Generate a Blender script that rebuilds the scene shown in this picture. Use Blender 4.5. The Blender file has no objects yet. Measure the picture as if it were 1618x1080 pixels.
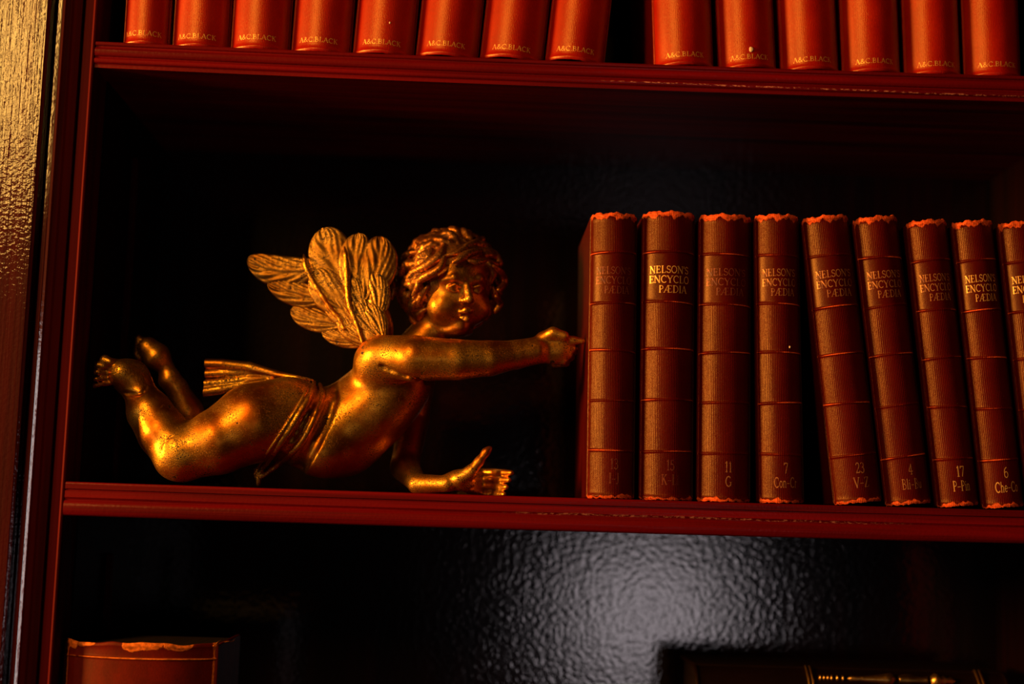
import bpy, math, random
import numpy as np
from mathutils import Vector, Matrix

# ------------------------------------------------------------------ camera
IW, IH, FPX = 1618, 1080, 2250.0
ZC = 1.40                      # eye height above the floor
YAW, PITCH, ROLL = math.radians(-1.379), math.radians(7.212), math.radians(1.692)
CPOS = Vector((0, -0.85, ZC))
fwd = Vector((-math.sin(YAW)*math.cos(PITCH), math.cos(YAW)*math.cos(PITCH), math.sin(PITCH)))
r0 = Vector((math.cos(YAW), math.sin(YAW), 0)); u0 = r0.cross(fwd)
rt = r0*math.cos(ROLL) + u0*math.sin(ROLL); up = rt.cross(fwd)
sc = bpy.context.scene
cd = bpy.data.cameras.new('camera'); cam = bpy.data.objects.new('camera', cd)
sc.collection.objects.link(cam); sc.camera = cam
cam.matrix_world = Matrix(((rt.x, up.x, -fwd.x, CPOS.x), (rt.y, up.y, -fwd.y, CPOS.y), (rt.z, up.z, -fwd.z, CPOS.z), (0, 0, 0, 1)))
cd.sensor_width = 36; cd.lens = 36*FPX/IW; cd.clip_start = 0.02
cd.dof.use_dof = True; cd.dof.focus_distance = 0.865; cd.dof.aperture_fstop = 3.2

# ------------------------------------------------------------------ world, lights, exposure
w = bpy.data.worlds.new('world'); sc.world = w; w.use_nodes = True
w.node_tree.nodes['Background'].inputs[0].default_value = (0.35, 0.06, 0.04, 1)
w.node_tree.nodes['Background'].inputs[1].default_value = 0.0015
vs = sc.view_settings; vs.view_transform = 'Standard'; vs.look = 'None'; vs.gamma = 1; vs.use_curve_mapping = False
vs.exposure = 0.0
def area(name, loc, aim, sx, sy, power, col):
    ld = bpy.data.lights.new(name, 'AREA'); ld.shape = 'RECTANGLE'; ld.size = sx; ld.size_y = sy
    ld.energy = power; ld.color = col
    o = bpy.data.objects.new(name, ld); sc.collection.objects.link(o); o.location = loc
    o.rotation_euler = (Vector(aim) - Vector(loc)).to_track_quat('-Z', 'Y').to_euler()
    return o
area('lamp_light', (-0.76, -1.2, ZC+0.76), (-0.1, 0, ZC+0.15), 0.24, 0.58, 9.5, (1.0, 0.50, 0.10))
area('side_lamp_light', (-1.75, -0.56, ZC+0.28), (0.1, 0, ZC+0.1), 0.30, 0.40, 62, (1.0, 0.45, 0.09))
area('window_light', (0.60, -3.6, ZC-0.30), (0.2, 0, ZC-0.1), 0.45, 0.44, 1.55, (1.0, 0.86, 0.92))
area('side_window_light', (-2.58, -2.3, ZC-0.10), (-0.2, 0, ZC-0.1), 0.22, 1.1, 4.6, (1.0, 0.93, 0.9))

# ------------------------------------------------------------------ helpers
def P(px, py, Y=0.0):
    """world point seen at photo position px,py on the upright plane y=Y"""
    d = fwd*FPX + rt*(px-IW/2) - up*(py-IH/2)
    return CPOS + d*((Y-CPOS.y)/d.y)
def PX(n, Y=0.0): return n*(0.85+Y)/FPX
def link(name, verts, faces, mat, parent=None, smooth=True, attrs=None, uv=None):
    me = bpy.data.meshes.new(name)
    me.from_pydata([tuple(v) for v in verts], [], [tuple(f) for f in faces]); me.update()
    if smooth: me.polygons.foreach_set('use_smooth', [True]*len(me.polygons))
    if attrs:
        for k, a in attrs.items():
            at = me.attributes.new(k, 'FLOAT', 'POINT'); at.data.foreach_set('value', a)
    if uv is not None:
        l = me.uv_layers.new(name='UVMap'); vi = np.zeros(len(me.loops), int); me.loops.foreach_get('vertex_index', vi)
        l.data.foreach_set('uv', np.asarray(uv, dtype=np.float32)[vi].ravel())
    me.materials.append(mat)
    o = bpy.data.objects.new(name, me); sc.collection.objects.link(o)
    if parent: o.parent = parent
    return o
def empty(name, loc, label, cat, group=None):
    o = bpy.data.objects.new(name, None); sc.collection.objects.link(o); o.location = loc; o.empty_display_size = .02
    o['label'] = label; o['category'] = cat
    if group: o['group'] = group
    return o
class MB:
    def __init__(s): s.v = []; s.f = []
    def box(s, a, b, bev=0.0):
        x0, y0, z0 = a; x1, y1, z1 = b
        if bev <= 0:
            n = len(s.v)
            s.v += [(x, y, z) for x in (x0, x1) for y in (y0, y1) for z in (z0, z1)]
            s.f += [tuple(n+i for i in q) for q in ((0,1,3,2),(4,6,7,5),(0,4,5,1),(2,3,7,6),(0,2,6,4),(1,5,7,3))]
        else:   # chamfered along all edges: octagon-ish stack
            n = len(s.v)
            rings = []
            for z, i in ((z0, bev), (z0+bev, 0), (z1-bev, 0), (z1, bev)):
                b2 = bev*.7
                rings.append([(x0+i+b2, y0+i, z), (x1-i-b2, y0+i, z), (x1-i, y0+i+b2, z), (x1-i, y1-i-b2, z), (x1-i-b2, y1-i, z), (x0+i+b2, y1-i, z), (x0+i, y1-i-b2, z), (x0+i, y0+i+b2, z)])
            for r in rings: s.v += r
            for k in range(3):
                for j in range(8):
                    a_ = n+k*8+j; b_ = n+k*8+(j+1) % 8
                    s.f.append((a_, b_, b_+8, a_+8))
            s.f.append(tuple(n+7-j for j in range(8))); s.f.append(tuple(n+24+j for j in range(8)))
    def tube(s, pts, rad, seg=10):
        pts = [Vector(p) for p in pts]; n0 = len(s.v); m = len(pts)
        rad = rad if isinstance(rad, (list, tuple)) else [rad]*m
        ref = Vector((0, 1, 0))
        for i, p in enumerate(pts):
            t = (pts[min(i+1, m-1)] - pts[max(i-1, 0)]).normalized()
            a = t.cross(ref); a = a.normalized() if a.length > 1e-4 else Vector((1, 0, 0)); b = t.cross(a).normalized()
            for j in range(seg):
                th = 2*math.pi*j/seg
                s.v.append(p + (a*math.cos(th) + b*math.sin(th))*rad[i])
        for i in range(m-1):
            for j in range(seg):
                s.f.append((n0+i*seg+j, n0+i*seg+(j+1) % seg, n0+(i+1)*seg+(j+1) % seg, n0+(i+1)*seg+j))
        s.f.append(tuple(n0+seg-1-j for j in range(seg))); s.f.append(tuple(n0+(m-1)*seg+j for j in range(seg)))
    def make(s, name, mat, parent=None, smooth=False): return link(name, s.v, s.f, mat, parent, smooth)
def spline(pts, n=8):
    pts = [Vector(p) for p in pts]; q = [pts[0]*2-pts[1]] + pts + [pts[-1]*2-pts[-2]]; out = []
    for i in range(1, len(q)-2):
        for k in range(n):
            t = k/n; a, b, c, d = q[i-1], q[i], q[i+1], q[i+2]
            out.append(.5*((2*b) + (c-a)*t + (2*a-5*b+4*c-d)*t*t + (3*b-a-3*c+d)*t**3))
    out.append(pts[-1]); return out

# ------------------------------------------------------------------ materials
class NT:
    def __init__(s, name):
        s.m = bpy.data.materials.new(name); s.m.use_nodes = True; s.n = s.m.node_tree.nodes; s.l = s.m.node_tree.links
        s.b = s.n['Principled BSDF']; s.tc = s.n.new('ShaderNodeTexCoord')
    def put(s, sock, v):
        if v is None: return
        if isinstance(v, bpy.types.NodeSocket): s.l.new(v, sock)
        else: sock.default_value = v
    def node(s, t, ins=None, **kw):
        n = s.n.new(t)
        for k, v in kw.items(): setattr(n, k, v)
        for k, v in (ins or {}).items(): s.put(n.inputs[k], v)
        return n
    def obj(s, scale=(1, 1, 1)):
        return s.node('ShaderNodeMapping', {'Vector': s.tc.outputs['Object'], 'Scale': scale}).outputs[0]
    def noise(s, vec, scale, detail=3, rough=.5, dist=0):
        return s.node('ShaderNodeTexNoise', {'Vector': vec, 'Scale': scale, 'Detail': detail, 'Roughness': rough, 'Distortion': dist}).outputs['Fac']
    def ramp(s, fac, stops, interp='LINEAR'):
        r = s.node('ShaderNodeValToRGB', {'Fac': fac}); cr = r.color_ramp; cr.interpolation = interp
        while len(cr.elements) < len(stops): cr.elements.new(.5)
        for e, (p, c) in zip(cr.elements, stops):
            e.position = p; e.color = c if len(c) == 4 else (*c, 1)
        return r.outputs[0]
    def val(s, fac, a, b, lo=0., hi=1.):
        return s.node('ShaderNodeMapRange', {'Value': fac, 'From Min': a, 'From Max': b, 'To Min': lo, 'To Max': hi}).outputs[0]
    def math(s, op, a, b=None, c=None):
        n = s.node('ShaderNodeMath', operation=op); s.put(n.inputs[0], a); s.put(n.inputs[1], b)
        if c is not None: s.put(n.inputs[2], c)
        return n.outputs[0]
    def mix(s, fac, a, b, mode='MIX'):
        n = s.node('ShaderNodeMix', data_type='RGBA', blend_type=mode); s.put(n.inputs[0], fac)
        s.put(n.inputs[6], a if not isinstance(a, tuple) else (*a[:3], 1)); s.put(n.inputs[7], b if not isinstance(b, tuple) else (*b[:3], 1))
        return n.outputs[2]
    def attr(s, name): return s.node('ShaderNodeAttribute', attribute_name=name).outputs['Fac']
    def bump(s, h, strength, dist=.001, normal=None):
        return s.node('ShaderNodeBump', {'Height': h, 'Strength': strength, 'Distance': dist, 'Normal': normal}).outputs[0]
    def set(s, **kw):
        for k, v in kw.items(): s.put(s.b.inputs[k.replace('_', ' ')], (*v, 1) if isinstance(v, tuple) and len(v) == 3 else v)
        return s.m

def wood(name, axis, c0, c1, rough=.22, coat=1.0, bump=.25, orange=0.0, orange_scale=230, streak=900, ior=1.5, scuff_glint=None):
    t = NT(name)
    sc3 = {'x': (3, 110, 110), 'z': (110, 110, 3)}[axis]
    g = t.noise(t.obj(sc3), 1.0, 6, .6, .4)
    g2 = t.noise(t.obj(tuple(a*.12 for a in sc3)), 1.0, 3)
    col = t.ramp(t.math('ADD', t.math('MULTIPLY', g, .7), t.math('MULTIPLY', g2, .3)), [(.37, c0), (.63, c1)])
    ss = {'x': (14, streak, streak), 'z': (streak, streak, 14)}[axis]
    h = t.noise(t.obj(ss), 1.0, 3, .5)
    nrm = t.bump(h, bump, .0004)
    if orange > 0:
        nrm = t.bump(t.noise(t.obj(), orange_scale, 2, .5), orange, .002, nrm)
    if scuff_glint:  # pale broken bands: edge scuffs plus highlight lines painted into the wood colour
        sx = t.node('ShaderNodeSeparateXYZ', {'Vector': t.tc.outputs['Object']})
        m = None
        for zb, th_, x0_, x1_ in scuff_glint:
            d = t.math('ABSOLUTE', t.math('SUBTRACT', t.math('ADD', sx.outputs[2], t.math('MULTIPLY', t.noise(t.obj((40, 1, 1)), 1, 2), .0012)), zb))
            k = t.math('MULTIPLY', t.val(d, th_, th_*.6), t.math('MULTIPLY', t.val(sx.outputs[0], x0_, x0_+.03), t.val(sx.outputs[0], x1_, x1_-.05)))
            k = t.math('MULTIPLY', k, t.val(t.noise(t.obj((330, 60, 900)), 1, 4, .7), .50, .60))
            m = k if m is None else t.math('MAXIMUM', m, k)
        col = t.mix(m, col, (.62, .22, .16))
    return t.set(Base_Color=col, Roughness=.6, Coat_Weight=coat, Coat_Roughness=rough, Coat_Normal=nrm, Normal=nrm, Specular_IOR_Level=.08, Coat_IOR=ior)
M = {}
M['wood_z'] = wood('mahogany_upright', 'z', (.016, .0002, .0003), (.055, .0006, .0012), .08, 1, .50, .10, 420, 700, 1.6)
M['wood_bead'] = wood('mahogany_moulding', 'z', (.018, .0002, .0003), (.070, .0006, .0012), .08, 1, .08, .03, 420, 500, 1.6)
M['wood_dull'] = wood('mahogany_dull', 'z', (.03, .0003, .0005), (.12, .0008, .0015), .5, .0, .2)
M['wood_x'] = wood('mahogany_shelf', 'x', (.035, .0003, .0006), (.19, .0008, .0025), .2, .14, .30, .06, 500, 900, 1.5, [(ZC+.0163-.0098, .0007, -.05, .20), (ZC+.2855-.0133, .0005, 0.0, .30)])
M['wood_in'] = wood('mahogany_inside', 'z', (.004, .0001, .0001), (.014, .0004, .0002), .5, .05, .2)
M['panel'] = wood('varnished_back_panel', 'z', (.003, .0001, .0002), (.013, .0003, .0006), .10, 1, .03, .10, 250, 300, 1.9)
M['floor'] = wood('floor_boards', 'x', (.02, .006, .003), (.06, .02, .01), .4, .5, .2)
t = NT('dark_plaster'); M['plaster'] = t.set(Base_Color=t.ramp(t.noise(t.obj(), 8), [(.3, (.05, .01, .008)), (.7, (.07, .015, .01))]), Roughness=.8)

def gold(name, lit, dark, rough=.33, speck=.52, sc_=1.0, spec_col=(.02, .004, .001)):
    t = NT(name); o = t.obj()
    n1 = t.noise(o, 1500*sc_, 3, .6); n2 = t.noise(o, 45, 3, .6); n3 = t.noise(o, 160, 4, .6)
    base = t.mix(t.val(n2, .35, .65), dark, lit)
    m = t.math('ADD', n1, t.math('MULTIPLY', t.math('SUBTRACT', n2, .5), .42))
    mask = t.val(m, speck, speck+.07)          # 1 = dirt
    pit = t.val(n3, .66, .70)
    mask = t.math('MAXIMUM', mask, pit)
    col = t.mix(mask, base, spec_col)
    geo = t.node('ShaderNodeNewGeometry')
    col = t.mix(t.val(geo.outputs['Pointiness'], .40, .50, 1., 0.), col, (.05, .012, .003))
    met = t.math('MULTIPLY_ADD', mask, -.75, 1.0)
    h = t.math('MULTIPLY_ADD', mask, -.6, t.math('MULTIPLY', n3, .8))
    return t.set(Base_Color=col, Metallic=met, Roughness=t.val(mask, 0, 1, rough, .62), Normal=t.bump(h, .35, .0006))
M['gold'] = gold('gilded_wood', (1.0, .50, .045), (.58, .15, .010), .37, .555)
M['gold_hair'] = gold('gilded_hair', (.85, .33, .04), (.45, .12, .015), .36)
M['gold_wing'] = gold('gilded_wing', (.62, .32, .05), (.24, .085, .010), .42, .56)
M['brass'] = gold('gilt_tooling', (.9, .5, .12), (.7, .35, .08), .3, .6)

def cloth(name, base, hi, worn, rough=.5, ribs=1.0, spec=.4, thr=(.42, .6)):
    t = NT(name); uv = t.tc.outputs['UV']
    sep = t.node('ShaderNodeSeparateXYZ', {'Vector': uv})
    wob = t.math('MULTIPLY', t.noise(t.node('ShaderNodeMapping', {'Vector': uv, 'Scale': (200, 25, 1)}).outputs[0], 1, 2), .0012)
    ph = t.math('MULTIPLY', t.math('ADD', sep.outputs[0], wob), 2*math.pi/.00105)
    rib = t.math('MULTIPLY', t.math('MULTIPLY_ADD', t.math('SINE', ph), .5, .5), t.attr('rib'))
    fib = t.noise(t.node('ShaderNodeMapping', {'Vector': uv, 'Scale': (1500, 500, 1)}).outputs[0], 1, 3, .7)
    big = t.noise(t.node('ShaderNodeMapping', {'Vector': uv, 'Scale': (60, 28, 1)}).outputs[0], 1, 3, .6)
    rnd = t.node('ShaderNodeObjectInfo').outputs['Random']
    col = t.mix(t.val(big, .35, .68), base, hi)
    col = t.mix(t.math('MULTIPLY', t.math('SUBTRACT', 1., rib), 0.30*ribs), col, tuple(c*.25 for c in base))
    col = t.mix(t.val(fib, .3, .7, 0, .4), col, tuple(c*.3 for c in base))
    wn = t.noise(t.node('ShaderNodeMapping', {'Vector': uv, 'Scale': (330, 330, 1)}).outputs[0], 1, 4, .65)
    wear = t.val(t.math('MULTIPLY', t.attr('wear'), t.math('MULTIPLY_ADD', wn, 1.5, .22)), thr[0], thr[1])
    col = t.mix(wear, col, t.mix(t.val(wn, .4, .65), worn, tuple(c*.35 for c in worn)))
    h = t.math('ADD', t.math('MULTIPLY', rib, ribs*.6), t.math('MULTIPLY', fib, .8))
    h = t.math('ADD', h, t.math('MULTIPLY', t.math('MULTIPLY', wear, wn), 2.))
    return t.set(Base_Color=col, Roughness=rough, Specular_IOR_Level=spec, Specular_Tint=(1.0, .62, .25), Normal=t.bump(h, .6, .00022))
M['cloth_low'] = cloth('ribbed_red_cloth', (.080, .0006, .0007), (.125, .0035, .002), (.95, .13, .03), .33, 1., .30)
M['cloth_up'] = cloth('smooth_orange_red_cloth', (.34, .003, .001), (.47, .012, .002), (.95, .20, .04), .32, .25, .9, (.5, .8))
M['leather'] = cloth('worn_red_leather', (.09, .006, .004), (.17, .008, .003), (.95, .22, .03), .5, .0, .15, (.40, .5))
M['dark_leather'] = cloth('dark_leather', (.004, .0012, .0008), (.007, .002, .0012), (.02, .006, .003), .45, .0, .2)
t = NT('page_edges'); M['pages'] = t.set(Base_Color=t.ramp(t.noise(t.obj((900, 10, 10)), 1, 2), [(.3, (.012, .004, .002)), (.7, (.04, .014, .006))]), Roughness=.8)

t = NT('dark_page_edges'); M['dark_pages'] = t.set(Base_Color=t.ramp(t.noise(t.obj((900, 10, 10)), 1, 2), [(.3, (.003, .001, .0005)), (.7, (.009, .003, .0015))]), Roughness=.85, Specular_IOR_Level=.1)

def gilt(name, col, keep=.5, soft=.06, dull=(.10, .012, .006)):
    t = NT(name); o = t.obj(); n = t.noise(o, 260, 3, .6); n2 = t.noise(o, 1500, 2)
    m = t.val(t.math('ADD', t.math('MULTIPLY', n, .7), t.math('MULTIPLY', n2, .3)), keep-soft, keep+soft)
    return t.set(Base_Color=t.mix(m, dull, col), Metallic=t.math('MULTIPLY', m, .5), Roughness=.45)
M['gilt_bright'] = gilt('gilt_lettering_bright', (.95, .50, .13), .34, .1, (.3, .08, .02))
M['gilt_mid'] = gilt('gilt_lettering_rubbed', (.55, .22, .07), .44, .08, (.18, .028, .010))
M['gilt_faint'] = gilt('gilt_lettering_faded', (.30, .075, .03), .50, .08, (.13, .012, .006))
M['gilt_orange'] = gilt('gilt_lettering_small', (.95, .50, .12), .44, .08, (.62, .09, .015))

# ------------------------------------------------------------------ stroke lettering
def arc(cx, cy, rx, ry, a0, a1, n=10):
    return [(cx+rx*math.cos(math.radians(a0+(a1-a0)*i/n)), cy+ry*math.sin(math.radians(a0+(a1-a0)*i/n))) for i in range(n+1)]
K, T, F_ = .15, .07, .05
def sf(x, y, w=.26): return ([(x-w/2, y), (x+w/2, y)], F_)
G = {
 'N': (.92, [([(.14, 0), (.14, 1)], T), ([(.14, 1), (.76, 0)], K), ([(.76, 0), (.76, 1)], T), sf(.14, .02), sf(.1, .98), sf(.76, .98)]),
 'E': (.78, [([(.2, 0), (.2, 1)], K), ([(.08, .02), (.68, .02), (.7, .2)], F_), ([(.08, .98), (.64, .98), (.66, .82)], F_), ([(.2, .52), (.52, .52)], F_), ([(.52, .42), (.52, .62)], F_)]),
 'L': (.72, [([(.2, 0), (.2, 1)], K), ([(.08, .02), (.62, .02), (.65, .24)], F_), sf(.2, .98)]),
 'S': (.66, [(arc(.34, .74, .22, .24, 20, 250) + arc(.34, .26, .24, .25, 90, -160), .11), ([(.56, .98), (.56, .78)], F_), ([(.1, .22), (.1, .02)], F_)]),
 'O': (.92, [(arc(.45, .5, .36, .49, 0, 360, 20), .12)]),
 "'": (.26, [([(.14, 1), (.1, .74)], .1)]),
 'C': (.84, [(arc(.47, .5, .37, .49, 48, 312, 16), .12), ([(.72, .95), (.74, .72)], F_)]),
 'Y': (.82, [([(.08, .98), (.41, .46)], K), ([(.74, .98), (.41, .46)], T), ([(.41, .5), (.41, 0)], K), sf(.1, .98), sf(.72, .98), sf(.41, .02)]),
 'P': (.72, [([(.2, 0), (.2, 1)], K), ([(.2, .98)] + arc(.36, .73, .26, .25, 90, -90) + [(.2, .48)], T), sf(.2, .02)]),
 'R': (.82, [([(.2, 0), (.2, 1)], K), ([(.2, .98)] + arc(.36, .73, .26, .25, 90, -90) + [(.2, .48)], T), ([(.4, .48), (.74, .02)], .12), sf(.2, .02)]),
 'Æ': (1.2, [([(.06, 0), (.56, 1)], T), ([(.22, .32), (.62, .32)], F_), ([(.64, 0), (.64, 1)], K), ([(.5, .98), (1.06, .98), (1.08, .82)], F_), ([(.55, .02), (1.1, .02), (1.13, .2)], F_), ([(.64, .52), (.95, .52)], F_), sf(.06, .02, .22)]),
 'D': (.88, [([(.2, 0), (.2, 1)], K), ([(.08, .98), (.36, .98)] + arc(.38, .5, .4, .48, 90, -90, 14) + [(.08, .02)], .08)]),
 'I': (.42, [([(.21, 0), (.21, 1)], K), sf(.21, .02), sf(.21, .98)]),
 'A': (.86, [([(.1, 0), (.42, 1)], T), ([(.42, 1), (.76, 0)], K), ([(.22, .34), (.62, .34)], F_), sf(.1, .02, .2), sf(.76, .02)]),
 'V': (.86, [([(.1, 1), (.44, 0)], K), ([(.44, 0), (.76, 1)], T), sf(.1, .98), sf(.76, .98, .2)]),
 'Z': (.76, [([(.1, .8), (.12, .98), (.64, .98)], F_), ([(.62, .98), (.12, .02)], K), ([(.12, .02), (.64, .02), (.68, .22)], F_)]),
 'B': (.78, [([(.2, 0), (.2, 1)], K), ([(.08, .98), (.36, .98)] + arc(.38, .76, .22, .22, 90, -90) + [(.2, .54)], T), ([(.2, .53), (.38, .53)] + arc(.4, .27, .27, .25, 90, -90) + [(.08, .02)], .08)]),
 'K': (.86, [([(.2, 0), (.2, 1)], K), ([(.66, 1), (.2, .46)], T), ([(.34, .6), (.72, 0)], K), sf(.2, .02), sf(.2, .98), sf(.66, .98), sf(.72, .02)]),
 'G': (.9, [(arc(.47, .5, .37, .49, 48, 330, 16), .12), ([(.78, .42), (.78, .1)], .12), sf(.76, .42)]),
 'J': (.5, [([(.3, 1), (.3, .1), (.2, -.06), (.06, -.04)], .13), sf(.3, .98)]),
 '&': (.9, [([(.82, .5), (.6, .12), (.34, .0), (.14, .14), (.18, .4), (.48, .62), (.54, .84), (.4, .99), (.26, .84), (.34, .56), (.8, .02)], .1)]),
 '.': (.28, [([(.12, .06), (.18, .06)], .12)]), '–': (.6, [([(.08, .4), (.52, .4)], .06)]), ' ': (.4, []),
 '1': (.5, [([(.26, 0), (.26, 1)], .13), ([(.1, .84), (.26, .98)], .06), sf(.26, .02)]),
 '2': (.62, [(arc(.3, .72, .2, .26, 160, -40) + [(.1, .04)], .09), ([(.08, .05), (.52, .05), (.56, .2)], .1)]),
 '3': (.6, [(arc(.28, .75, .2, .23, 150, -80), .09), (arc(.28, .27, .23, .27, 90, -150), .1)]),
 '4': (.64, [([(.4, 0), (.4, 1), (.06, .3), (.56, .3)], .08), sf(.4, .02)]),
 '5': (.6, [([(.5, .97), (.16, .97), (.13, .56)], .08), (arc(.27, .31, .24, .3, 120, -150), .1)]),
 '6': (.62, [(arc(.31, .29, .22, .28, 0, 360, 14), .1), (arc(.42, .45, .33, .52, 90, 180, 8), .1)]),
 '9': (.62, [(arc(.31, .71, .22, .28, 0, 360, 14), .1), (arc(.2, .55, .33, .52, 0, -90, 8), .1)]),
 '7': (.6, [([(.08, .8), (.1, .95), (.54, .95), (.26, 0)], .1)]),
 'l': (.34, [([(.17, 0), (.17, 1.02)], .11), sf(.17, .02, .2)]), 'i': (.34, [([(.17, 0), (.17, .64)], .11), ([(.15, .86), (.19, .86)], .12), sf(.17, .02, .2)]),
 'h': (.64, [([(.15, 0), (.15, 1.02)], .11), ([(.15, .5)] + arc(.32, .45, .17, .18, 120, 0, 6) + [(.49, 0)], .1), sf(.15, .02, .2), sf(.49, .02, .2)]),
 'n': (.64, [([(.15, 0), (.15, .64)], .11), ([(.15, .5)] + arc(.32, .45, .17, .18, 120, 0, 6) + [(.49, 0)], .1), sf(.15, .02, .2), sf(.49, .02, .2)]),
 'e': (.56, [([(.1, .34), (.46, .34)] + arc(.28, .33, .2, .3, 0, 315, 12), .09)]),
 'o': (.58, [(arc(.29, .32, .21, .31, 0, 360, 14), .1)]), 'r': (.48, [([(.15, 0), (.15, .64)], .11), ([(.15, .42), (.28, .62), (.4, .56)], .1), sf(.15, .02, .2)]),
 'u': (.62, [([(.13, .62), (.13, .2), (.26, .03), (.44, .14), (.48, .62), (.48, 0)], .1)]),
 'y': (.58, [([(.08, .62), (.28, .05)], .11), ([(.5, .62), (.28, .02), (.12, -.3)], .07)]),
}
def text_mesh(lines, surf, mb):
    """lines: (string, u_centre, v_baseline, height, xscale); surf(u, v) -> point just above the spine"""
    for s, uc, vb, hh, xs in lines:
        wd = sum(G[c][0] for c in s)*hh*xs; x = uc-wd/2
        for c in s:
            gw, strokes = G[c]
            for pts, th in strokes:
                for (a, b) in zip(pts[:-1], pts[1:]):
                    dx, dy = b[0]-a[0], b[1]-a[1]; L = math.hypot(dx, dy) or 1; nx, ny = -dy/L*th/2, dx/L*th/2
                    ex, ey = dx/L*th*.25, dy/L*th*.25
                    n = len(mb.v)
                    m = 4 if abs(dx)*hh > .001 else 1
                    for k in range(m+1):
                        q = k/m; cx = a[0]-ex+(dx+2*ex)*q; cy = a[1]-ey+(dy+2*ey)*q
                        mb.v.append(surf(x+(cx+nx)*hh*xs, vb+(cy+ny)*hh)); mb.v.append(surf(x+(cx-nx)*hh*xs, vb+(cy-ny)*hh))
                    for k in range(m): mb.f.append((n+2*k, n+2*k+1, n+2*k+3, n+2*k+2))
            x += gw*hh*xs

# ------------------------------------------------------------------ the room shell
mb = MB(); mb.box((-3.2, -4.2, -.05), (3.2, .24, 0)); o = mb.make('floor', M['floor']); o['kind'] = 'structure'
mb = MB(); mb.box((-3.2, .24, 0), (3.2, .34, 2.7)); o = mb.make('wall_back', M['plaster']); o['kind'] = 'structure'

# ------------------------------------------------------------------ the bookcase
XL, XR, YB = -.239, .386, .20
ZL = ZC+.0163       # top surface of the cherub's shelf
ZU = ZC+.2855       # top surface of the shelf above
ZD = ZC-.290        # shelf below
case = empty('bookcase', (.066, .1, 0), 'dark red varnished mahogany bookcase with reeded shelf edges behind the books and cherub', 'bookcase')
CB = Vector(case.location)
def cmake(mb, name, mat, smooth=False):
    mb.v = [Vector(v)-CB for v in mb.v]; return mb.make(name, mat, case, smooth)
def sag(x, amt): return -amt*max(0, 1-((x-.05)/.31)**2)
def shelf(prof, ztop, amt, thick, mat, x0=XL-.0012, x1=XR+.0012):
    """prof: (y, dz) down the moulded front edge"""
    pts = [(YB, 0)] + prof + [(YB, -thick)]
    mb = MB(); n = 60; k = len(pts)
    for i in range(n+1):
        x = x0+(x1-x0)*i/n
        for (y, dz) in pts: mb.v.append((x, y, ztop+dz+sag(x, amt)))
    for i in range(n):
        for j in range(k): mb.f.append((i*k+j, i*k+(j+1) % k, (i+1)*k+(j+1) % k, (i+1)*k+j))
    mb.f.append(tuple(range(k))[::-1]); mb.f.append(tuple(n*k+j for j in range(k)))
    return cmake(mb, 'shelf', mat)
def bead(z0, z1, y0, bulge, n=8):   # a round moulding between two heights
    return [(y0-bulge*math.sin(math.pi*i/n), z0+(z1-z0)*(1-math.cos(math.pi*i/n))/2) for i in range(n+1)]
lowprof = [(.0010, 0), (.0002, -.0006), (0, -.0012), (0, -.0040), (.0012, -.0043), (.0012, -.0050), (.0001, -.0053), (0, -.0090), (.0006, -.0096), (.0012, -.0104)] + bead(-.0108, -.0198, .0012, .0030, 10)
upprof = [(.0015, 0)] + bead(-.0002, -.0028, .0012, .0012, 6) + [(.0014, -.0036)] + bead(-.0040, -.0094, .0012, .0020, 8) + [(.0016, -.0102)] + bead(-.0106, -.0140, .0010, .0016, 6) + [(.0014, -.0145), (.0016, -.0165)]
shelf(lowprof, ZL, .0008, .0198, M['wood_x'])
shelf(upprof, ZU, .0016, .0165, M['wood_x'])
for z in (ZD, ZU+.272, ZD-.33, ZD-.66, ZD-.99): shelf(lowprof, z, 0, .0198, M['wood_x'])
def upright(name, prof, z0, z1, mat, mirror=None):
    """vertical moulding; prof = closed (x, y) outline"""
    mb = MB(); n = 24; k = len(prof); rnd = random.Random(len(prof))
    if mirror is not None: prof = [(2*mirror-x, y) for x, y in prof][::-1]
    for i in range(n+1):
        for (x, y) in prof: mb.v.append((x, y, z0+(z1-z0)*i/n))
    for i in range(n):
        for j in range(k): mb.f.append((i*k+j, i*k+(j+1) % k, (i+1)*k+(j+1) % k, (i+1)*k+j))
    mb.f.append(tuple(range(k))[::-1]); mb.f.append(tuple(n*k+j for j in range(k)))
    return cmake(mb, name, mat)
def half(x0, x1, y0, bulge, n=8):
    return [(x0+(x1-x0)*(1-math.cos(math.pi*i/n))/2, y0-bulge*math.sin(math.pi*i/n)) for i in range(n+1)]
ZT = ZC+.60; MID = (XL+XR)/2
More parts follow.
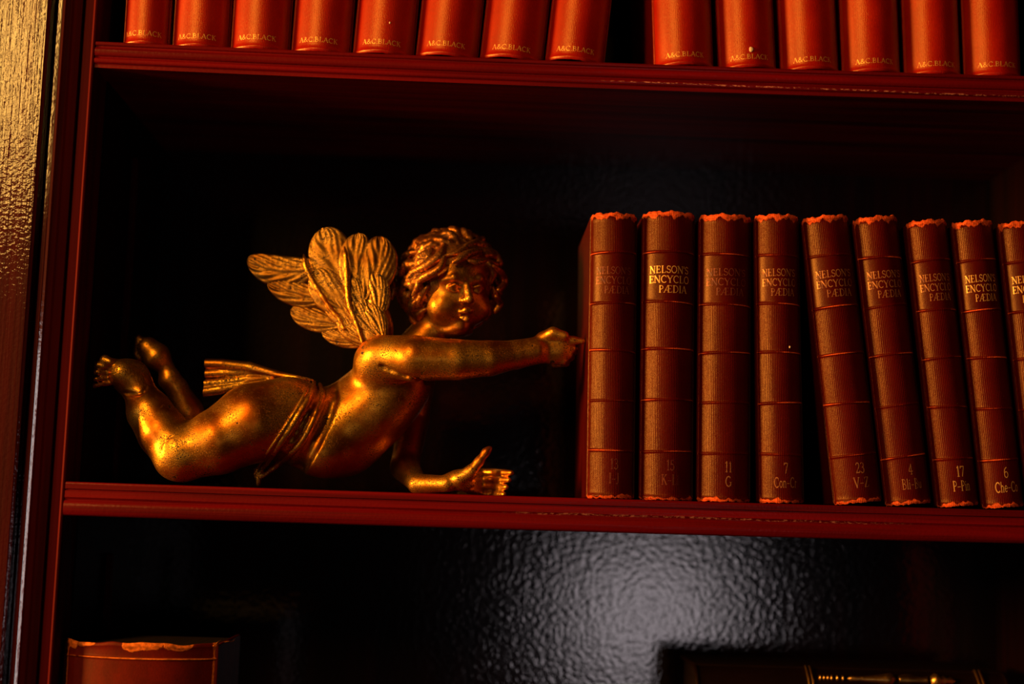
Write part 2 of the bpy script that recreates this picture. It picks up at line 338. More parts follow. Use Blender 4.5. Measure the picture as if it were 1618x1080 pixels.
for mir in (None, MID):
    upright('stile', [(-.355, .03), (-.355, -.0040), (-.3545, -.0050), (-.2695, -.0050), (-.2675, -.0042), (-.2670, .03)], .10, ZT, M['wood_z'], mir)
    upright('moulding', [(-.2670, .03), (-.2668, .005), (-.2640, .005)] + [(-.2640, .0008), (-.2639, -.0017), (-.2636, -.0020), (-.2616, -.0020), (-.2614, -.0017), (-.2610, -.00180), (-.2603, -.00197), (-.2596, -.00214), (-.2592, -.0020),(-.2586, -.0008), (-.2560, .0002), (-.2548, .0012), (-.2505, .0030), (-.2500, .03)], .10, ZT, M['wood_bead'], mir)
    upright('moulding', [(-.2500, .03), (-.2498, .0060), (-.2440, .0060), (-.2435, .0045)] + half(-.2434, -.2402, .0030, .0030, 8) + [(-.2402, .03)], .10, ZT, M['wood_dull'], mir)
    mb = MB(); a, b = (-.262, XL) if mir is None else (XR, 2*MID+.262)
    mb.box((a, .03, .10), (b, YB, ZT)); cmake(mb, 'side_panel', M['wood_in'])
    for z0, z1 in ((ZL, ZL+.222), (ZD, ZD+.262)):
        mb = MB(); a, b = (XL, XL+.0035) if mir is None else (XR-.0035, XR)
        mb.box((a, .101, z0+.001), (b, .109, z1), .0008); cmake(mb, 'shelf_batten', M['wood_dull'])
mb = MB(); mb.box((-.262, YB, .10), (2*MID+.262, YB+.02, ZT)); cmake(mb, 'back_panel', M['panel'])
mb = MB(); mb.box((-.36, -.01, 0), (2*MID+.36, YB+.02, .10), .004); cmake(mb, 'plinth', M['wood_x'])
mb = MB(); mb.box((-.37, -.02, ZT), (2*MID+.37, YB+.03, ZT+.04), .006); cmake(mb, 'cornice', M['wood_x'])

# ------------------------------------------------------------------ books
def hsh(*a):
    r = random.Random(repr(a)); return r.random()
def book(name, label, cat, group, xc, z0, lean, wd, ht, dp, apex, mat, bands, seed, thm=62, headwear=1., text=None, gmat=None, ribspan=None, horizontal=False, bandr=.0006, pagetop=.003, patchy=False):
    """a cased book standing with its spine to the front. lean>0 tips the top to the left."""
    rnd = random.Random(seed); th = math.radians(thm)
    R = wd/2/math.sin(th); dep = R*(1-math.cos(th))
    root = empty(name, (0, 0, 0), label, cat, group)
    # spine shell
    bw = [rnd.uniform(.35, 1.1) for _ in bands]
    bt = [rnd.uniform(-.0008, .0008) for _ in bands]
    vs_ = sorted(set([ht*i/90 for i in range(91)] + [b+d for b in bands for d in (-.0016, -.0011, -.0007, -.00035, 0, .00035, .0007, .0011, .0016)] + [.0004, .0008, .0013, .002, .003, ht-.0004, ht-.0008, ht-.0014, ht-.002, ht-.003]))
    nth = 44
    ph = [rnd.uniform(0, 6.28) for _ in range(8)]
    def rag(a, k): return (math.sin(a*9+ph[k])+math.sin(a*17+ph[k+1])*.7+math.sin(a*31+ph[k+2])*.5)/2.2
    V = []; wear = []; rib = []; UV = []
    def pt(a, v, off=0.):
        rr = R+off
        return Vector((rr*math.sin(a), apex+R-rr*math.cos(a), v))
    def surf_off(a, v):
        o = 0.
        for b, s, tl in zip(bands, bw, bt):
            o += bandr*(.5+.5*s)*math.exp(-((v-b-tl*a)/.00055)**2)
        for e in (v, ht-v): o += .0007*math.exp(-((e-.0016)/.0012)**2)
        return o - .0009*(abs(a)/th)**10
    for layer in (0, 1):
        for v in vs_:
            for i in range(nth+1):
                a = -th+2*th*i/nth
                vv = v
                if v > ht-.0045: vv = v + rag(a, 0)*.0006*(v-ht+.0045)/.0045*headwear*1.6
                if v < .003: vv = v + abs(rag(a, 4))*.0009*(.003-v)/.003*headwear
                V.append(pt(a, vv, surf_off(a, v) if layer == 0 else -.0014))
                w_ = 0.
                for b, s, tl in zip(bands, bw, bt):
                    fal = math.exp(-((v-b-tl*a)/.0005)**2)*s*(.75 + .35*math.sin(a*3+ph[int(s*7) % 8])) if layer == 0 else 0
                    w_ = max(w_, fal)
                e1 = max(0, 1-(ht-v)/(.0050+.0026*rag(a, 2)*1.0)); e0 = max(0, 1-v/(.0034+.0022*rag(a, 5)))
                w_ = max(w_, min(1., e1*1.5)*headwear*(1. if not patchy else max(.25, min(1.2, .55+1.1*math.sin(a*13+1.2)*math.sin(a*5+2.1)+(.6 if abs(a) > th*.8 else 0)))), min(1., e0*1.4)*headwear*(.6+.7*max(0, math.sin(a*2+ph[3]))))
                w_ = max(w_, ((.95 if patchy and a < 0 else .62) if abs(a) > th*.93 else 0)*headwear)
                wear.append(w_); rib.append(0. if (ribspan and ribspan[0] < v < ribspan[1]) else 1.)
                UV.append((a*R+.05, v+seed*.37))
    nv = len(vs_); W1 = nth+1; N = nv*W1; Fc = []
    for j in range(nv-1):
        for i in range(nth):
            q = j*W1+i; Fc.append((q, q+1, q+W1+1, q+W1)); Fc.append((N+q, N+q+W1, N+q+W1+1, N+q+1))
    for j in range(nv-1):
        q = j*W1; Fc.append((q, q+W1, N+q+W1, N+q)); q += nth; Fc.append((q, N+q, N+q+W1, q+W1))
    for i in range(nth):
        Fc.append((i, N+i, N+i+1, i+1)); q = (nv-1)*W1+i; Fc.append((q, q+1, N+q+1, N+q))
    sp = link('spine', V, Fc, mat, root, True, {'wear': wear, 'rib': rib}, UV)
    yb = apex+dep
    # boards
    for s in (-1, 1):
        mb = MB(); x0, x1 = sorted((s*wd/2, s*(wd/2-.0026)))
        mb.box((x0, yb-.0004, .0006), (x1, yb+dp, ht-.0008), .0006)
        o = link('cover_board', mb.v, mb.f, mat, root, False, {'wear': [0.35 if v[2] > ht*.5 else .2 for v in mb.v], 'rib': [0.]*len(mb.v)}, [(v[1], v[2]+seed) for v in mb.v])
    mb = MB(); k = wd/2-.0030; hp = ht-pagetop
    n = len(mb.v)
    pr = [(-k, yb+.001)] + [(-k+2*k*i/8, yb+.001-(dep-.0032)*math.sin(math.pi*i/8)) for i in range(1, 8)] + [(k, yb+.001), (k, yb+dp-.003), (-k, yb+dp-.003)]
    mb.v = [(x, y, pagetop) for x, y in pr] + [(x, y, hp) for x, y in pr]; m = len(pr)
    mb.f = [tuple(range(m))[::-1], tuple(range(m, 2*m))] + [(i, (i+1) % m, m+(i+1) % m, m+i) for i in range(m)]
    mb.make('page_block', M['pages'] if not horizontal else M['dark_pages'], root)
    if text:
        for tname, lines, gm in text:
            mb = MB(); text_mesh(lines, lambda u, v: pt(u/R, v, .00009+surf_off(u/R, v)), mb)
            mb.make(tname, gm, root)
    root['_w'] = wd
    if not horizontal:
        # lean about the bottom edge and rest on the shelf
        root.rotation_euler = (0, -lean, 0)
        dz = abs(math.sin(lean))*wd/2
        root.location = (xc, 0, z0+dz)
    del root['_w']
    return root

def mid(a, b): return ((a[0]+b[0])/2, (a[1]+b[1])/2)
AP = .0015; LOW = []; UPP = []
lower = [ # bottom-left, bottom-right, top-left, top-right as measured on the spine's front plane; number, letters, print state
 ((928,790),(1006,795),(934,341),(1011,344),'13','I–J',   'faint', 'volume 13, first of the row beside the cherub’s finger'),
 ((1012,793),(1100,798),(1017,339),(1104,342),'15','K–Li', 'bright', 'widest of the row, second from the cherub, brightest gilt title'),
 ((1104,796),(1192,800),(1108,343),(1193,347),'11','G',    'faint', 'upright volume 11 lettered G, third from the cherub'),
 ((1203,797),(1277,800),(1194,342),(1269,346),'7','Con–Cr', 'mid', 'upright volume 7 just left of the dark wedge gap'),
 ((1323,800),(1402,800),(1272,348),(1346,347),'23','V–Z',  'mid', 'leaning volume 23 lettered V–Z, right of the wedge gap'),
 ((1406,804),(1481,803),(1351,349),(1428,349),'4','Bli–Bu','mid', 'leaning volume 4, with an orange worn band under its title'),
 ((1488,804),(1556,804),(1436,353),(1506,352),'17','P–Pin','mid', 'leaning volume 17 lettered P–Pin'),
 ((1560,805),(1628,806),(1509,353),(1578,353),'6','Che–Co','bright', 'leaning volume 6 lettered Che–Co, second from the right edge'),
 ((1634,806),(1704,808),(1583,353),(1654,355),'9','D',     'bright', 'leaning and cut off at the photo’s right edge'),
]
bandpx = [64, 143, 218, 297, 376]
for i, (bl, br, tl, tr, num, let, st, lab) in enumerate(lower):
    A, B = P(*bl, AP), P(*br, AP); C, D = P(*tl, AP), P(*tr, AP)
    cb, ct = (A+B)/2, (C+D)/2
    wd = (B-A).length*.985; ht = (ct-cb).length+.001; lean = math.atan2(cb.x-ct.x, ct.z-cb.z)
    s = ht/451.
    bands = [ht-(b+hsh(i, b)*3-1.5)*s for b in bandpx]
    hh = .00435; q = wd/.0305
    gm = M['gilt_'+st]
    title = [("NELSON'S", -.0003, ht-98*s, hh, .93*q), ('ENCYCLO', -.0003, ht-113.5*s, hh, .97*q), ('PÆDIA', .0018*q, ht-129*s, hh, .95*q)]
    gm2 = M['gilt_faint'] if i < 2 else (M['gilt_mid'] if i < 6 else M['gilt_bright'])
    foot = [(num, .0012, 46*s, .0062, .75), (let, .0012, 24*s, .0060, .72*(1 if len(let) < 5 else .84))]
    sagz = sag(cb.x, .0008)
    LOW.append(book('encyclopedia_volume', 'red ribbed cloth encyclopaedia, '+lab, 'book', 'encyclopaedia volumes beside the cherub', cb.x, ZL+sagz+.0001, lean, wd, ht, .098, AP+hsh(i, 'y')*.002,
         M['cloth_low'], bands, 10+i, 64, 1., [('gilt_title', title, gm), ('gilt_volume_number', foot, gm2)], ribspan=(bands[1], bands[0])))
upper = [ # bottom-left x, bottom-right x, top-left x at the frame's top, top-right
 (187,261,191,265,'first at the left end of the upper shelf, darkest of its row'), (263,356,266,361.5,'second from the left on the upper shelf'), (357,453,361.5,458,'third from the left on the upper shelf'),
 (454,551,460,557,'fourth from the left on the upper shelf'), (553,652,561,659,'fifth from the left on the upper shelf'), (654,755,663,764,'sixth upper-shelf book from the left, second before the row’s clear middle copy'),
 (757,860,768,869,'seventh upper-shelf book from the left, next to the last before the gap'), (862,958,873,968,'leaning right, just left of the dark gap in the upper row'), (1038,1134,1034,1131,'just right of the dark gap in the upper row'),
 (1143,1235,1138,1230,'second right of the upper gap, pale spot near its foot'), (1242,1335,1237,1330,'third right of the gap in the upper row'), (1340,1434,1335,1430,'fourth right of the gap in the upper row'),
 (1440,1531,1435,1527,'second from the right edge in the upper row'), (1535.5,1628,1530,1624,'at the right edge of the photo, upper row'),
]
upper[5] = upper[5][:4] + ('sixth from the left on the upper shelf',)
upper[6] = upper[6][:4] + ('seventh from the left on the upper shelf',)
for i, (a, b, c, d, lab) in enumerate(upper):
    yb_ = 62+56*((a+b)/2-150)/1468
    A, B, C, D = P(a, yb_, AP), P(b, yb_+3, AP), P(c, 0, AP), P(d, 3, AP)
    cb, ct = (A+B)/2, (C+D)/2; wd = (B-A).length*.99; lean = math.atan2(cb.x-ct.x, ct.z-cb.z)
    ht = .205+.001*hsh(i, 'h')
    tx = [('gilt_publisher_name', [('A&C.BLACK', -.0008, .0050+.0012*hsh(i, 't'), .0030, 1.22)], M['gilt_orange'])]
    UPP.append(book('cloth_bound_book', 'orange-red cloth book, '+lab, 'book', 'orange-red cloth books on the upper shelf', cb.x, ZU+sag(cb.x, .0016)+.0001, lean, wd, ht, .115, AP+.001+hsh(i, 'uy')*.001,
         M['cloth_up'], [], 40+i, 72, .25, tx))

def fleck(bk, px, py, r, Y):
    mb = MB(); n = 12; c0 = P(px, py, Y)
    for i in range(7):
        a = math.pi*i/6
        for j in range(n):
            t_ = 2*math.pi*j/n; rr = PX(r)*(1+.08*math.sin(3*t_+1))
            mb.v.append(c0+Vector((rr*math.sin(a)*math.cos(t_), .0004*math.cos(a), 1.3*rr*math.sin(a)*math.sin(t_))))
    for i in range(6):
        for j in range(n): mb.f.append((i*n+j, i*n+(j+1) % n, (i+1)*n+(j+1) % n, (i+1)*n+j))
    inv = (Matrix.Translation(bk.location) @ bk.rotation_euler.to_matrix().to_4x4()).inverted()
    mb.v = [inv @ v for v in mb.v]; o = mb.make('paint_fleck', M['fleck'], bk, True); o['label'] = 'pale dried fleck'
t = NT('dried_fleck'); M['fleck'] = t.set(Base_Color=t.ramp(t.noise(t.obj(), 2000), [(.3, (.8, .55, .35)), (.7, (.95, .75, .5))]), Roughness=.6)
fleck(LOW[3], 1248, 548, 1.6, AP+.0014); fleck(UPP[4], 616, 36, 1.5, AP+.0016); fleck(UPP[9], 1187, 78, 3.6, AP+.0014)
# big worn leather volume at the lower left
A, B = P(97, 1030, .002), P(339, 1034, .002); tp = P(220, 1016, .002)
A.x = XL+.0006; bigx = (A.x+B.x)/2; bigh = tp.z-ZD
big = book('leather_volume', 'thick worn dark red leather book with orange scuffed head at lower left', 'book', None, bigx, ZD+.0001, 0, (B.x-A.x), bigh, .080, .001, M['leather'],
     [bigh-.0088], 77, 34, 1.2, bandr=.0009, patchy=True)
mb = MB()
pts = [P(336, 1021, .004), P(343, 1015, .004), P(348, 1011.5, .005), P(354, 1013.5, .006), P(361, 1012.5, .006), P(367, 1013, .007), P(371, 1009.5, .008)]
mb.tube([p-big.location for p in spline(pts, 4)], .00022, 6); mb.make('frayed_thread', M['gold_hair'], big, True)

# lying dark leather books at the lower right
def lying(label, z0, z1, x0, x1, yf, seed, name='leather_volume', gilt_=False):
    L = x1-x0; thk = z1-z0
    r = book(name, label, 'book', 'dark leather books lying in a pile', 0, 0, 0, thk, L, .062, 0, M['dark_leather'], [L*.35-.003, L*.35, L*.9-.004, L*.9] if not gilt_ else [], seed, 60, .3, horizontal=True)
    # turn it: book height runs along +x, spine stays to the front
    r.rotation_euler = (0, math.radians(90), 0); r.location = (x0, yf, (z0+z1)/2)
    return r
YP = .085
topz = P(1350, 1058, YP+.003).z
x0, x1 = P(1102, 1052, YP).x, P(1604, 1056, YP).x
hgt = topz-.0-ZD
z1 = ZD+.0001+hgt*.36; z2 = z1+hgt*.32
lying('dark leather book at the bottom of the lying pile, resting on the lowest shelf', ZD+.0001, z1-.0001, x0-.004, x1+.006, YP+.002, 91)
lying('dark leather book in the middle of the lying pile, under the gilt-banded one', z1, z2-.0001, x0+.003, x1+.002, YP+.004, 92)
top = lying('dark leather book lying on top of its pile, gilt rings on its spine', z2, topz, x0, x1, YP, 93, gilt_=True)
tk = topz-z2; th60 = math.radians(60); Rl = tk/2/math.sin(th60)
zc_ = (topz+z2)/2; yc_ = YP+Rl
def local(mb):   # world points to the turned book's own frame
    inv = (Matrix.Translation(top.location) @ Matrix.Rotation(math.radians(90), 4, 'Y')).inverted()
    mb.v = [inv @ Vector(v) for v in mb.v]
def ringpts(x, off=0.0006): return [Vector((x, yc_-(Rl+off)*math.cos(a), zc_+(Rl+off)*math.sin(a))) for a in [th60*(1-2*i/24) for i in range(25)]]
for px_ in (1278, 1284.5, 1548, 1555):
    mb = MB(); mb.tube(ringpts(P(px_, 1060, YP+.008).x), .0007 if px_ < 1500 else .0010, 8); local(mb); mb.make('gilt_ring', M['brass'], top, True)
# turned relief running along the spine shoulder
ang = math.radians(44)
def orn(name, prof):
    mb = MB(); pts = []; rad = []
    for px_, r in prof:
        x = P(px_, 1066, YP+.008).x; o = Rl+.0002
        pts.append(Vector((x, yc_-o*math.cos(ang), zc_+o*math.sin(ang)))); rad.append(max(r*1.45, .0002))
    mb.tube(pts, rad, 14); local(mb); mb.make(name, M['brass'], top, True)
orn('gilt_baluster', [(1340, .0004), (1346, .0012), (1360, .0011), (1380, .0016), (1400, .0025), (1410, .0030), (1414, .0016), (1417, .0003)])
for k, px_ in enumerate((1297, 1303, 1309, 1315, 1324, 1333)):
    orn('gilt_bead', [(px_-2.5, .0003), (px_-1.5, .0011), (px_, .0014), (px_+1.5, .0011), (px_+2.5, .0003)])
prof = []
for k in range(18): prof += [(1421+k*2.6, .0013), (1421+k*2.6+1.3, .0021+.0005*math.sin(k*.35))]
orn('gilt_reeding', prof)
orn('gilt_rosette', [(1470, .0005), (1473, .0022), (1478, .0034), (1483, .0030), (1487, .0018), (1492, .0024), (1497, .0014), (1504, .0018), (1509, .0008), (1512, .0002)])

# ------------------------------------------------------------------ signed-distance sculpting
class Vol:
    def __init__(s, lo, hi, h):
        s.lo = np.array(lo, float); s.h = h; s.n = np.ceil((np.array(hi)-s.lo)/h).astype(int)+1
        s.F = np.full(s.n, .02, np.float32)
        s.ax = [(s.lo[i]+np.arange(s.n[i])*h).astype(np.float32) for i in range(3)]
    def region(s, a, b, m):
        i0 = np.clip(np.floor((a-m-s.lo)/s.h).astype(int), 0, s.n-1); i1 = np.clip(np.ceil((b+m-s.lo)/s.h).astype(int)+1, 1, s.n)
        sl = tuple(slice(i0[k], max(i1[k], i0[k]+1)) for k in range(3))
        return sl, np.meshgrid(*[s.ax[k][sl[k]] for k in range(3)], indexing='ij', sparse=True)
    def comb(s, sl, d, k, op):
        f = s.F[sl]
        if op == 'sub': f_, d = -f, d
        else: f_ = f
        if op == 'max':
            s.F[sl] = np.maximum(f, d); return
        if k > 0:
            hh = np.maximum(k-np.abs(f_-d), 0)/k; r = np.minimum(f_, d)-hh*hh*k*.25
        else: r = np.minimum(f_, d)
        s.F[sl] = -r if op == 'sub' else r
    def cap(s, a, b, ra, rb, k=.003, op='add'):
        a = np.array(a, float); b = np.array(b, float); m = max(ra, rb)+k+3*s.h
        sl, (X, Y, Z) = s.region(np.minimum(a, b), np.maximum(a, b), m)
        ab = b-a; L2 = float(ab@ab)+1e-12
        t = np.clip(((X-a[0])*ab[0]+(Y-a[1])*ab[1]+(Z-a[2])*ab[2])/L2, 0, 1)
        d = np.sqrt((X-a[0]-t*ab[0])**2+(Y-a[1]-t*ab[1])**2+(Z-a[2]-t*ab[2])**2)-(ra+(rb-ra)*t)
        s.comb(sl, d.astype(np.float32), k, op)
    def chain(s, pts, rad, k=.003, op='add'):
        if k < .0025:
            for i in range(len(pts)-1): s.cap(pts[i], pts[i+1], rad[i], rad[i+1], k, op)
            return
        A = np.array(pts, float); m = max(rad)*1.05+k+3*s.h
        sl, (X, Y, Z) = s.region(A.min(0), A.max(0), m); D = None
        for i in range(len(A)-1):
            a, b = A[i], A[i+1]; ab = b-a
            t = np.clip(((X-a[0])*ab[0]+(Y-a[1])*ab[1]+(Z-a[2])*ab[2])/(float(ab@ab)+1e-12), 0, 1); t2 = t*t*(3-2*t)
            d = np.sqrt((X-a[0]-t*ab[0])**2+(Y-a[1]-t*ab[1])**2+(Z-a[2]-t*ab[2])**2)-(rad[i]+(rad[i+1]-rad[i])*(.5*t+.5*t2))*1.04
            if D is None: D = d
            else:
                k2 = .0012; hh = np.maximum(k2-np.abs(D-d), 0)/k2; D = np.minimum(D, d)-hh*hh*k2*.25
        s.comb(sl, D.astype(np.float32), k, op)
    def ell(s, c, r, k=.003, op='add', R=None):
        c = np.array(c, float); r = np.array(r, float); m = r.max()+k+3*s.h
        sl, (X, Y, Z) = s.region(c, c, m)
        x, y, z = X-c[0], Y-c[1], Z-c[2]
        if R is not None:
            R = np.array(R, float)   # rows = local axes
            x, y, z = (R[0, 0]*x+R[0, 1]*y+R[0, 2]*z, R[1, 0]*x+R[1, 1]*y+R[1, 2]*z, R[2, 0]*x+R[2, 1]*y+R[2, 2]*z)
        k0 = np.sqrt((x/r[0])**2+(y/r[1])**2+(z/r[2])**2)+1e-9
        k1 = np.sqrt((x/r[0]**2)**2+(y/r[1]**2)**2+(z/r[2]**2)**2)+1e-9
        s.comb(sl, (k0*(k0-1)/k1).astype(np.float32), k, op)
    def at(s, p):
        i = np.round((np.array(p)-s.lo)/s.h).astype(int)
        if (i < 0).any() or (i >= s.n).any(): return .02
        return s.F[tuple(i)]
    def mesh(s):
        F = s.F; neg = F < 0; nx, ny, nz = F.shape
        c = np.zeros((nx-1, ny-1, nz-1), np.int8)
        for a in (0, 1):
            for b in (0, 1):
                for d in (0, 1): c += neg[a:nx-1+a, b:ny-1+b, d:nz-1+d]
        act = np.argwhere((c > 0) & (c < 8)); idx = -np.ones(c.shape, np.int32); idx[tuple(act.T)] = np.arange(len(act))
        S = np.zeros((len(act), 3)); cnt = np.zeros(len(act))
        for ax in range(3):
            o = [k for k in range(3) if k != ax]
            for u in (0, 1):
                for v in (0, 1):
                    p = act.copy(); p[:, o[0]] += u; p[:, o[1]] += v; q = p.copy(); q[:, ax] += 1
                    fp = F[tuple(p.T)]; fq = F[tuple(q.T)]; cr = (fp < 0) != (fq < 0)
                    t = np.where(cr, fp/np.where(cr, fp-fq, 1), 0)
                    w = p.astype(float); w[:, ax] += t
                    S += np.where(cr[:, None], w, 0); cnt += cr
        V = s.lo+S/cnt[:, None]*s.h; Q = []
        for ax in range(3):
            o = [k for k in range(3) if k != ax]
            sl0 = [slice(1, -1)]*3; sl0[ax] = slice(0, -1); sl1 = [slice(1, -1)]*3; sl1[ax] = slice(1, None)
            a = neg[tuple(sl0)]; b = neg[tuple(sl1)]
            for flip in (0, 1):
                e = np.argwhere((a & ~b) if not flip else (~a & b))
                for k in o: e[:, k] += 1
                def cell(du, dv):
                    g = e.copy(); g[:, o[0]] += du; g[:, o[1]] += dv; return idx[tuple(g.T)]
                q = np.stack([cell(-1, -1), cell(0, -1), cell(0, 0), cell(-1, 0)], 1)
                if (ax == 1) != bool(flip): q = q[:, ::-1]
                Q.append(q)
        Q = np.concatenate(Q); Q = Q[(Q >= 0).all(1)]
        return V, Q
    def build(s, name, mat, parent, base, relax=2):
        V, Q = s.mesh()
        # light Laplacian relax keeps the steps of the grid out of the shading
        E = np.concatenate([Q[:, [0, 1]], Q[:, [1, 2]], Q[:, [2, 3]], Q[:, [3, 0]]])
        for it in range(relax):
            A = np.zeros_like(V); n = np.zeros(len(V))
            for i, j in ((0, 1), (1, 0)):
                for k in range(3): A[:, k] += np.bincount(E[:, i], V[E[:, j], k], len(V))
                n += np.bincount(E[:, i], minlength=len(V))
            V = V*.45+A/np.maximum(n, 1)[:, None]*.55
        V = V-np.array(base)
        me = bpy.data.meshes.new(name); me.vertices.add(len(V)); me.vertices.foreach_set('co', V.ravel())
        me.loops.add(Q.size); me.loops.foreach_set('vertex_index', Q.ravel().astype(np.int32))
        me.polygons.add(len(Q)); me.polygons.foreach_set('loop_start', np.arange(0, Q.size, 4, dtype=np.int32))
        me.update(calc_edges=True); me.validate(); me.polygons.foreach_set('use_smooth', np.ones(len(me.polygons), bool))
        me.materials.append(mat)
        o = bpy.data.objects.new(name, me); sc.collection.objects.link(o); o.parent = parent
        return o

# ------------------------------------------------------------------ the gilded cherub
ch = empty('cherub_statue', (-.075, .05, ZL), 'gilded wooden winged cherub statue lying on the shelf, one arm pointing at the first encyclopaedia', 'statue')
BASE = tuple(ch.location)
H = .0008
zf = ZL-.0007+.0002
body = Vol((-.235, -.022, zf-.004), (.085, .150, ZC+.195), H)
def C(v, pts, k=3, op='add'):
    """chain through (px, py, depth, radius px)"""
    q = [np.array(P(a, b, d)) for a, b, d, r in pts]; r = [PX(r, d) for a, b, d, r in pts]
    v.chain(q, r, PX(k, .05), op)
def E_(v, p, r, k=3, op='add', R=None): v.ell(np.array(P(*p)), [PX(a, p[2]) for a in r], PX(k, .05), op, R)
b = body
# trunk
E_(b, (462, 668, .058), (62, 62, 66), 10)
E_(b, (535, 684, .060), (74, 66, 70), 30)
E_(b, (590, 640, .058), (64, 62, 66), 30)
E_(b, (628, 605, .060), (54, 56, 56), 26)
E_(b, (505, 715, .045), (42, 42, 36), 26)
C(b, [(596, 572, .040, 36), (650, 585, .095, 34)], 22)
# neck
C(b, [(640, 575, .062, 34), (690, 515, .064, 30)], 16)
# near arm, stretched out to the right
C(b, [(606, 562, .034, 32), (655, 566, .026, 35), (720, 568, .026, 31), (772, 566, .029, 27), (815, 560, .033, 22), (846, 554, .035, 21)], 14)
# pointing hand
R_ = None
E_(b, (874, 549, .036), (32, 15, 27), 8)
C(b, [(858, 533, .034, 10), (874, 526, .031, 9), (892, 530, .030, 7.5)], 6)          # thumb mound
C(b, [(884, 536, .034, 8.5), (906, 538, .034, 7), (921, 538.5, .033, 5.0)], 4)       # index finger
for j, (yy, xe) in enumerate(((550, 904), (560, 898), (569, 890))):
    C(b, [(878, yy, .038, 7.5), (xe, yy+1, .036, 6.5), (xe+4, yy+4, .043, 6), (xe-14, yy+6, .048, 6)], 2.5)
# far arm down to the shelf, hand open with the thumb up
C(b, [(655, 600, .100, 30), (652, 660, .104, 25), (640, 735, .078, 21)], 14)
C(b, [(640, 738, .078, 21), (660, 764, .052, 15), (706, 764, .042, 12.5)], 8)
E_(b, (728, 758, .043), (26, 12, 17), 8)
C(b, [(726, 756, .040, 12), (744, 745, .038, 9.5), (757, 729, .037, 7.0), (768, 714, .037, 6.0), (774, 708, .037, 4.6)], 6)
for j in range(4):
    yy = 746+j*11.3
    C(b, [(736, 752+j*6, .050, 8), (762, yy, .060, 6.5), (782, yy, .054, 6.3), (796-j*2, yy+.4, .040, 6.0), (808-j*4, yy+.6, .034, 4.6)], 1.2)
# near leg: thigh, knee on the shelf, shin raised
C(b, [(455, 655, .044, 58), (400, 668, .034, 60), (345, 697, .028, 50), (290, 718, .026, 40)], 16)
C(b, [(286, 716, .026, 40), (258, 684, .028, 38), (236, 650, .032, 34), (220, 618, .036, 24), (207, 600, .037, 23)], 10)
E_(b, (276, 722, .020), (30, 24, 31), 12)
# near foot
E_(b, (206, 594, .036), (30, 18, 27), 10)
C(b, [(214, 604, .034, 20), (194, 590, .031, 22)], 10)
for (a0, b0, a1, b1, r) in ((188, 576, 166, 569, 8.6), (182, 583, 153, 576, 6.0), (180, 590, 144, 587, 5.6), (182, 597, 139, 599, 5.2), (186, 603, 137, 611, 4.8)):
    C(b, [(a0, b0, .031, r), ((a0+a1*2)/3, (b0+b1*2)/3, .025, r*.78), (a1, b1, .026, r*1.06)], 1.0)
# far leg and foot, further back
C(b, [(455, 650, .078, 50), (370, 690, .088, 42), (316, 700, .084, 30)], 14)
C(b, [(316, 698, .084, 28), (296, 650, .078, 24), (280, 614, .073, 17), (268, 600, .071, 17)], 8)
C(b, [(270, 594, .070, 13), (262, 580, .070, 12), (248, 564, .069, 21), (234, 549, .069, 17)], 6)
for j in range(5):
    C(b, [(232-j*3, 545+j*5, .069, 7), (218-j*1, 533+j*6, .067, 5.5-j*.3)], 1.2)
# creases: armpit, knee crack, waist roll
def surfp(px, py, lift=0.0):
    for i in range(700):
        p = P(px, py, -.021+i*.00025)
        if body.at(p) < 0: return p + (CPOS-p).normalized()*lift
    return P(px, py, .05)
def crease(path, k=1., lift=0.):
    sp_ = spline([Vector((a, c, r)) for a, c, r in path], 5)
    q = [np.array(surfp(v.x, v.y, lift)) for v in sp_]
    b.chain(q, [PX(max(v.z, .3), .03) for v in sp_], PX(k, .03), 'sub')
crease([(601, 577, 2), (612, 583, 4), (640, 595, 5), (670, 602, 5), (700, 605, 4)], 3)
ROPES = []
for path, r, lift in (([(497,603),(487,630),(471,657),(450,689),(427,723),(404,754)], 5.6, .0010),
                      ([(489,602),(479,628),(462,656),(441,688),(419,720),(401,750)], 3.2, .0006),
                      ([(505,606),(510,625),(500,651),(489,676),(476,699),(456,719),(434,738),(408,757)], 5.4, .0012)):
    sp_ = spline([Vector((a, c, 0)) for a, c in path], 8)
    ROPES.append(([np.array(surfp(v.x, v.y, lift)) for v in sp_], r))
crease([(528, 590, 4), (528, 620, 6), (521, 645, 7), (512, 668, 8), (497, 698, 9), (478, 730, 11), (458, 760, 11)], 5, .0010)
crease([(505, 606, 3), (500, 627, 5), (486, 654, 6), (470, 682, 7), (452, 706, 7), (432, 730, 6), (412, 750, 3)], 3, .0006)
crease([(289, 680, .8), (270, 690, 1.2), (258, 703, 1.3), (252, 722, .8)], .4)
crease([(232, 612, 1), (224, 620, 2.5), (206, 622, 2.5), (196, 620, 1)], 3)
# head, turned a little to the viewer's right
HC = Vector(P(716, 452, .060)); hs = PX(1, .06)
yaw_h, tilt = math.radians(24), math.radians(10)
hf = Vector((math.sin(yaw_h)*math.cos(tilt), -math.cos(yaw_h)*math.cos(tilt), -math.sin(tilt)))
hr = Vector((math.cos(yaw_h), math.sin(yaw_h), 0)); hr = (Matrix.Rotation(math.radians(3), 3, hf) @ hr); hu = hr.cross(hf)
if hu.z < 0: hu = -hu
RH = [list(hr), list(hu), list(hf)]
def hp(a, b_, c_): return np.array(HC + (hr*a+hu*b_+hf*c_)*hs)
def he(v, p, r, k=4, op='add'): v.ell(hp(*p), [a*hs for a in r], k*hs, op, RH)
def hc(v, pts, k=3, op='add'): v.chain([hp(*p[:3]) for p in pts], [p[3]*hs for p in pts], k*hs, op)
he(b, (0, 8, -8), (60, 64, 62), 6)
he(b, (0, -26, 12), (50, 47, 44), 14)
